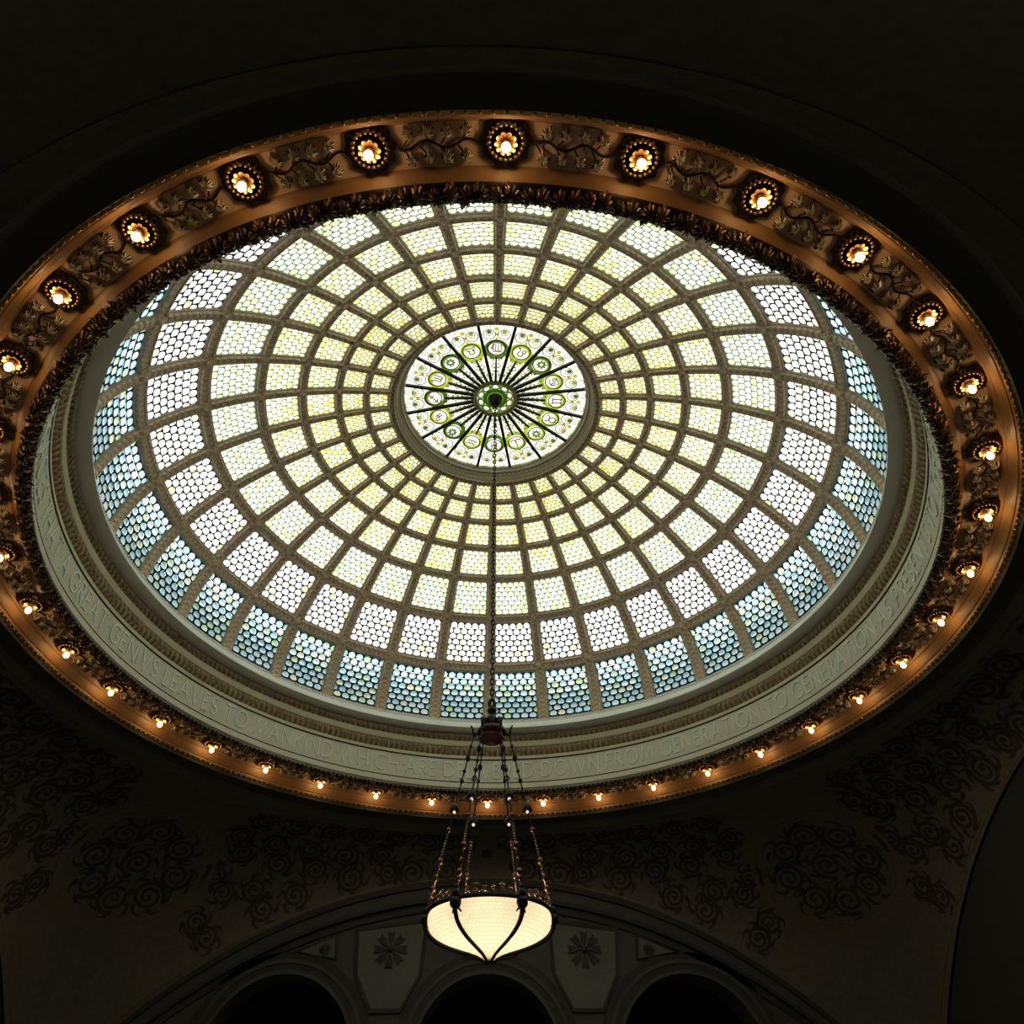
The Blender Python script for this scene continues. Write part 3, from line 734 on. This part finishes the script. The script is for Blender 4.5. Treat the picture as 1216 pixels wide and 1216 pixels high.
ZOD = {  # strokes in a unit box, y towards the centre of the oculus
 'aries': [arc(.25, .72, .25, .25, 180, 20)+[(.5, .1)], arc(.75, .72, .25, .25, 0, 160)+[(.5, .1)]],
 'taurus': [arc(.5, .32, .3, .3, 0, 360, 18), arc(.5, .98, .36, .36, 180, 360)],
 'gemini': [[(.3, .1), (.3, .9)], [(.7, .1), (.7, .9)], [(.1, .95), (.3, .88), (.7, .88), (.9, .95)], [(.1, .05), (.3, .12), (.7, .12), (.9, .05)]],
 'cancer': [arc(.28, .62, .16, .16, 0, 360), arc(.72, .38, .16, .16, 0, 360), arc(.5, .6, .42, .3, 150, 20), arc(.5, .4, .42, .3, -30, -160)],
 'leo': [arc(.28, .35, .16, .16, 0, 360), [(.4, .45)]+arc(.52, .72, .24, .22, 200, -20)+[(.66, .3)]+arc(.8, .22, .12, .12, 180, 340)],
 'virgo': [[(.08, .1), (.08, .9)], [(.08, .8), (.2, .92), (.32, .8), (.32, .1)], [(.32, .8), (.44, .92), (.56, .8), (.56, .1)], [(.56, .8), (.68, .92), (.8, .8), (.8, .1)], [(.8, .6), (.96, .5), (.7, .05)]],
 'libra': [[(.05, .15), (.95, .15)], [(.05, .38), (.35, .38)]+arc(.5, .6, .24, .24, 235, -55)+[(.65, .38), (.95, .38)]],
 'scorpio': [[(.12, .1), (.12, .9)], [(.12, .8), (.28, .92), (.4, .8), (.4, .1)], [(.4, .8), (.56, .92), (.68, .8), (.68, .2), (.8, .08), (.95, .2)]],
 'sagittarius': [[(.1, .1), (.9, .9)], [(.5, .9), (.9, .9), (.9, .5)], [(.2, .55), (.5, .2)]],
 'capricorn': [[(.1, .9), (.3, .3), (.45, .85), (.5, .3)]+arc(.68, .35, .18, .18, 180, -150)],
 'aquarius': [[(.05, .62), (.25, .8), (.4, .6), (.6, .8), (.75, .6), (.95, .78)], [(.05, .28), (.25, .46), (.4, .26), (.6, .46), (.75, .26), (.95, .44)]],
 'pisces': [arc(.05, .5, .25, .48, 65, -65), arc(.95, .5, .25, .48, 115, 245), [(.12, .5), (.88, .5)]],
}
ORDER = ['virgo', 'leo', None, 'cancer', 'gemini', 'taurus', None, 'aries', 'pisces', 'aquarius', None, 'capricorn', 'sagittarius', 'scorpio', None, 'libra']
RM = 1.20; RD = .165
for k in range(16):
    ac = TAU*k/16; V = []; F = []
    rs = [.40, .7, 1.0, 1.4, RO+.02]
    for r in rs:
        for i in range(5): V.append(op(r, ac+(i/4-.5)*TAU/16))
    for j in range(len(rs)-1):
        for i in range(4): q = j*5+i; F.append((q, q+1, q+6, q+5))
    p = obj('oculus_panel', V, F, OG['cream'], root)
    gl = 'lime' if k in (3, 5, 6, 7, 4) else 'green'
    disc_part('medallion_surround', RM-.045, ac, RD+.065, OG['lime' if k % 2 else gl], p, .012, r_in=RD-.02)
    disc_part('medallion_glass', RM, ac, RD, OG['white'], p, .02)
    disc_part('medallion_ring', RM, ac, RD+.012, OG['brown'], p, .028, r_in=RD-.014)
    if ORDER[k]:
        def fm(x_, y_, h, ac=ac):
            r = RM-(y_-.5)*RD*1.25; t_ = (x_-.5)*RD*1.25*(-1); xx = r*sin(ac)+t_*cos(ac); yy = -r*cos(ac)+t_*sin(ac)
            return Vector((xx, yy, oz(math.hypot(xx, yy))-.03-h))
        stroke_mesh(ZOD[ORDER[k]], .085, fm, .01).build('zodiac_sign', OG['brown'], p)
    else:
        mb = MB()
        for i in range(8):
            th = TAU*i/8; cx_, cy_ = RM*sin(ac), -RM*cos(ac)
            P = []
            for u, w_ in ((.015, 0), (.06, .026), (.115, 0), (.06, -.026)):
                x_, y_ = cx_+u*cos(th)-w_*sin(th), cy_+u*sin(th)+w_*cos(th); P.append(Vector((x_, y_, oz(math.hypot(x_, y_))-.032)))
            mb.add(P, [(0, 1, 2, 3)])
        mb.build('flower', OG['green' if k % 4 else 'gold'], p)
    # outer border: two white swirls each with a green leaf, gold fleuron between
    for s in (-1, 1):
        aa = ac+s*rad(5.2)
        disc_part('swirl_glass', 1.50, aa, .105, OG['white'], p, .012, 16)
        disc_part('swirl_line', 1.50, aa, .122, MT['lead'], p, .016, 16, .104); disc_part('swirl_line', 1.535, aa, .066, OG['brown'], p, .018, 14, .052)
        disc_part('leaf_glass', 1.55, aa, .042, OG['lime' if s > 0 else 'green'], p, .02, 8)
    disc_part('border_scallop', 1.70, ac+rad(5.6), .06, OG['lime'], p, .013, 12, .045); disc_part('border_scallop', 1.70, ac-rad(5.6), .06, OG['gold'], p, .013, 12, .045)
    disc_part('fleuron_glass', 1.50, ac, .04, OG['gold'], p, .014, 6); disc_part('fleuron_glass', 1.62, ac, .05, OG['gold'], p, .014, 6); disc_part('fleuron_glass', 1.41, ac, .03, OG['lime'], p, .014, 6)
    # inner rays: pale lozenges with small flowers between iron rays
    for s in (-1, 1):
        aa = ac+s*rad(5.7)
        for j, r in enumerate((.50, .59, .68, .77, .86, .95)):
            w_ = .030+.03*(r-.5)
            disc_part('ray_glass', r, aa, w_*1.15, OG['pale'], p, .012, 6)
            if j % 2 == 1: disc_part('ray_flower', r, aa, w_*.45, OG['rose' if (j+k) % 3 == 0 else 'green'], p, .018, 6)
        for r in (.55, .64, .73, .82, .91): disc_part('ray_leaf', r, aa-s*rad(2.6)*(r > .6), .022, OG['green'], p, .014, 5)
def spoke(a, r0_, r1_, w0, w1, h=.05):
    mb = MB(); V = []
    for r, w_ in ((r0_, w0), (r1_, w1)):
        for s in (-1, 1):
            for hh in (.0, h): V.append(op(r, a, hh)+polar(1, a+PI/2, 0)*s*w_*.5)
    mb.add(V, [(0, 1, 3, 2), (4, 6, 7, 5), (1, 5, 7, 3), (0, 4, 5, 1), (2, 3, 7, 6)]); return mb.build('spoke', MT['lead'], root)
for k in range(16):
    ac = TAU*k/16
    spoke(ac+TAU/32, .38, RO+.01, .06, .05)
    spoke(ac, .38, RM-RD-.06, .05, .03)
# hub
disc_part('hub_glass', 0, 0, .42, OG['cream'], root, .02, 40)
ringprof('hub_ring', [(.43, oz(.4)-.02), (.43, oz(.4)-.07), (.40, oz(.4)-.09), (.36, oz(.4)-.07), (.345, oz(.4)-.02)], [solid('olive_bronze', (.30, .31, .08), .4, .2)], root, n=48)
for i in range(10):                              # dark glass around ten pale jewels
    ac = TAU*i/10; n = 16; V = []; F = []
    for k in range(n):
        th = TAU*k/n; dx, dy = cos(th), sin(th); r_ = .29+.036*dy; a_ = ac+.055*dx/.29
        kk = min(.058/abs(dy) if abs(dy) > 1e-6 else 9, .29*PI/10/abs(dx) if abs(dx) > 1e-6 else 9)
        V += [op(r_, a_, .045), op(.29+kk*dy, ac+kk*dx/.29, .045)]
    for k in range(n): j = (k+1) % n; F.append((2*k, 2*j, 2*j+1, 2*k+1))
    obj('hub_lattice', V, F, OG['green'], root); disc_part('hub_jewel', .335, TAU*(i+.5)/10, .014, OG['lime'], root, .055, 8)
disc_part('hub_center', 0, 0, .24, OG['green'], root, .04, 32)
disc_part('hub_ring', 0, 0, .225, OG['lime'], root, .045, 32, .17)

# ------------------------------------------------------------------ chandelier
ch = empty('bowl_chandelier', (0, 0, 2.23))
tag(ch, 'hanging glowing glass bowl chandelier on long chain below the dome', 'chandelier')
mb = MB(); mb.lathe([(.001, 11.80), (.05, 11.80), (.09, 11.83), (.13, 11.90), (.14, 11.97), (.12, 12.0)], 20, cap=False); mb.build('ceiling_canopy', MT['iron'], ch, smooth=True)
mb = MB(); z = 11.80; i = 0
while z > 5.36:
    pts = []
    for k in range(12):
        th = TAU*k/12; x_ = .024*cos(th); zz = .052*sin(th); pts.append((x_, 0, z-.045+zz) if i % 2 else (0, x_, z-.045+zz))
    mb.tube(pts, .011, 5, True); z -= .083; i += 1
mb.build('chain', MT['iron'], ch, smooth=True)
mb = MB(); mb.tube([(.045*cos(TAU*k/14), 0, 5.35+.07*sin(TAU*k/14)) for k in range(14)], .014, 6, True); mb.build('shackle', MT['iron'], ch, smooth=True)
mb = MB(); mb.lathe([(.001, 5.30), (.05, 5.29), (.065, 5.25), (.05, 5.22), (.03, 5.20), (.045, 5.17), (.085, 5.13), (.09, 5.10), (.06, 5.07), (.035, 5.05), (.04, 4.99), (.1, 4.97)], 16); mb.build('stem', MT['iron'], ch, smooth=True)
mb = MB(); mb.lathe([(.05, 5.0), (.17, 4.985), (.19, 4.96), (.2, 4.93), (.185, 4.90), (.165, 4.87), (.17, 4.84), (.14, 4.81), (.10, 4.80), (.06, 4.815), (.001, 4.82)], 12); mb.build('crown', MT['crown'], ch)
AJ = [rad(-30+60*k) for k in range(6)]
AJ = [a-rad(1.5) for a in AJ]
for a in AJ:
    mb = MB(); mb.tube([polar(.15, a, 4.92), polar(.215, a, 4.90), polar(.245, a, 4.93), polar(.25, a, 4.98), polar(.275, a, 5.03)], lambda u: .02-.008*u, 6); mb.sphere(polar(.235, a, 4.885), .022, 6, 4)
    mb.build('hook', MT['iron'], ch, smooth=True)
    mb = MB(); b_ = a+rad(30); mb.lathe([(.001, 0), (.03, .0), (.045, .04), (.03, .08), (.035, .11), (.02, .15), (.001, .16)], 8, polar(.115, b_, 4.98)); mb.build('crown_finial', MT['iron'], ch, smooth=True)
    P0 = Vector(polar(.235, a, 4.88)); P1 = Vector(polar(.685, a, 2.84)); rod = P0.lerp
    mb = MB()
    def pt(u): return P0.lerp(P1, u)
    mb.tube([pt(u/20) for u in range(21)], .0095, 5)
    for u, r, sz in ((.07, .022, 1.3), (.15, .032, 1.6), (.235, .022, 1.3), (.30, .027, 1.3)): mb.sphere(pt(u), r, 8, 5, sz)
    for u in (.36, .62):                                    # open rings in the hanger
        c = pt(u); rr = polar(1, a+PI/2, 0)
        mb.tube([c+rr*.03*cos(TAU*k/10)+Vector((0, 0, .03*sin(TAU*k/10))) for k in range(10)], .009, 5, True)
    for u in range(8): mb.sphere(pt(.64+u*.016), .016, 6, 4)
    hg = mb.build('hanger', MT['iron'], ch, smooth=True)
    c = pt(.475)
    mb = MB(); mb.lathe([(.012, .07), (.03, .06), (.05, .035), (.058, .0), (.06, -.03), (.05, -.03)], 12, c); mb.build('bell_shade', MT['iron'], hg, smooth=True)
    mb = MB(); mb.sphere(c+Vector((0, 0, -.04)), .02, 8, 6); mb.build('small_bulb', MT['bulb_small'], hg, smooth=True)
    mb = MB()
    for u, r, sz in ((.60, .028, 1.2), (.78, .036, 1.3), (.815, .02, 1.2), (.87, .022, 2.2), (.93, .034, 1.2), (.965, .022, 1.5)): mb.sphere(pt(u), r, 8, 5, sz)
    mb.tube([pt(.595), pt(.97)], .013, 6); mb.build('copper_knop', MT['copper'], hg, smooth=True)
# bowl
ZR = 2.70
bp0 = [(.68, 0), (.692, .04), (.692, .09), (.675, .145), (.64, .195), (.585, .24), (.51, .28), (.42, .315), (.32, .345), (.22, .372), (.13, .4), (.07, .43), (.035, .46)]
bp = []
for k in range(len(bp0)-1):
    bp += [(bp0[k][0], ZR-bp0[k][1]), ((bp0[k][0]+bp0[k+1][0])/2+.002, ZR-(bp0[k][1]+bp0[k+1][1])/2)]
bp.append((bp0[-1][0], ZR-bp0[-1][1]))
m_, nt2, out2 = _nt('bowl_glass')
uvn = N(nt2, 'ShaderNodeUVMap'); br = N(nt2, 'ShaderNodeTexBrick'); br.inputs['Scale'].default_value = 1.; br.inputs['Mortar Size'].default_value = .05; br.inputs['Brick Width'].default_value = 1.; br.inputs['Row Height'].default_value = 1.
br.inputs['Color1'].default_value = (.93, .80, .60, 1); br.inputs['Color2'].default_value = (.97, .88, .70, 1); br.inputs['Mortar'].default_value = (.60, .46, .30, 1); br.inputs['Mortar Smooth'].default_value = .6
L(nt2, uvn.outputs[0], br.inputs['Vector'])
tr_ = N(nt2, 'ShaderNodeBsdfTranslucent'); df_ = N(nt2, 'ShaderNodeBsdfDiffuse'); L(nt2, br.outputs['Color'], tr_.inputs[0]); L(nt2, br.outputs['Color'], df_.inputs[0])
mxs = N(nt2, 'ShaderNodeMixShader'); mxs.inputs[0].default_value = .6; L(nt2, df_.outputs[0], mxs.inputs[1]); L(nt2, tr_.outputs[0], mxs.inputs[2]); L(nt2, mxs.outputs[0], out2.inputs[0])
V = []; F = []; uv = []; n = 72
for i in range(n+1):
    a = TAU*i/n
    for k, (r, z) in enumerate(bp): V.append(polar(r*(1+.0*cos(24*a)), a, z)); uv.append((i/n*90, k*.72))
mm = len(bp)
for i in range(n):
    for k in range(mm-1): F.append((i*mm+k, (i+1)*mm+k, (i+1)*mm+k+1, i*mm+k+1))
obj('glass_bowl', V, F, m_, ch, uv, None, True, 'glowing cream glass bowl of small tiles')
mb = MB(); mb.lathe([(.68, ZR-.01), (.705, ZR-.015), (.712, ZR+.01), (.705, ZR+.03), (.68, ZR+.035), (.672, ZR+.01), (.68, ZR-.01)], 72); mb.build('bowl_rim', MT['iron'], ch, smooth=True)
for i, a in enumerate(AJ):
    mb = MB(); pts = [polar(r*1.015+.012, a, z-.012) for r, z in bp]
    mb.tube(pts, lambda u: .03-.014*u, 6)
    mb.sphere(polar(.705, a, ZR-.045), .066, 10, 7, 1.05); mb.sphere(polar(.71, a, ZR+.04), .04, 8, 6, 1.5); mb.sphere(polar(.70, a, ZR+.11), .026, 8, 5, 1.6)
    for s in (-1, 1):
        b_ = polar(1, a+PI/2, 0)*s; mb.tube([polar(.7, a, ZR-.09), polar(.69, a, ZR-.11)+b_*.04, polar(.67, a, ZR-.13)+b_*.055], .011, 5)
    mb.build('arm', MT['iron'], ch, smooth=True)
    for j in range(6):                                     # pierced scroll cresting between the arms
        b_ = a+rad(10+j*8); big_ = j in (1, 4); R_ = .06 if big_ else .043; hand = 1 if j < 3 else -1
        c = polar(.695, b_, ZR+.03+R_*.95); t_ = polar(1, b_+PI/2, 0); pts = []
        for k in range(18):
            u = k/17; th = -PI/2+hand*u*TAU*1.5; r = R_*(1-.78*u); pts.append(c+t_*r*cos(th)+Vector((0, 0, r*sin(th))))
        mb = MB(); mb.tube(pts, .0085, 5); mb.sphere(c, .009, 6, 4); mb.build('crest_scroll', MT['copper'], ch, smooth=True)
mb = MB(); mb.lathe([(.001, 2.215), (.012, 2.222), (.018, 2.24), (.05, 2.255), (.055, 2.27)], 12); mb.build('finial', MT['iron'], ch, smooth=True)
for k in range(6):
    mb = MB(); mb.sphere(polar(.36, TAU*k/6, ZR-.03), .05, 12, 8, 1.1); mb.build('bowl_bulb', MT['bulb_big'], ch, smooth=True)
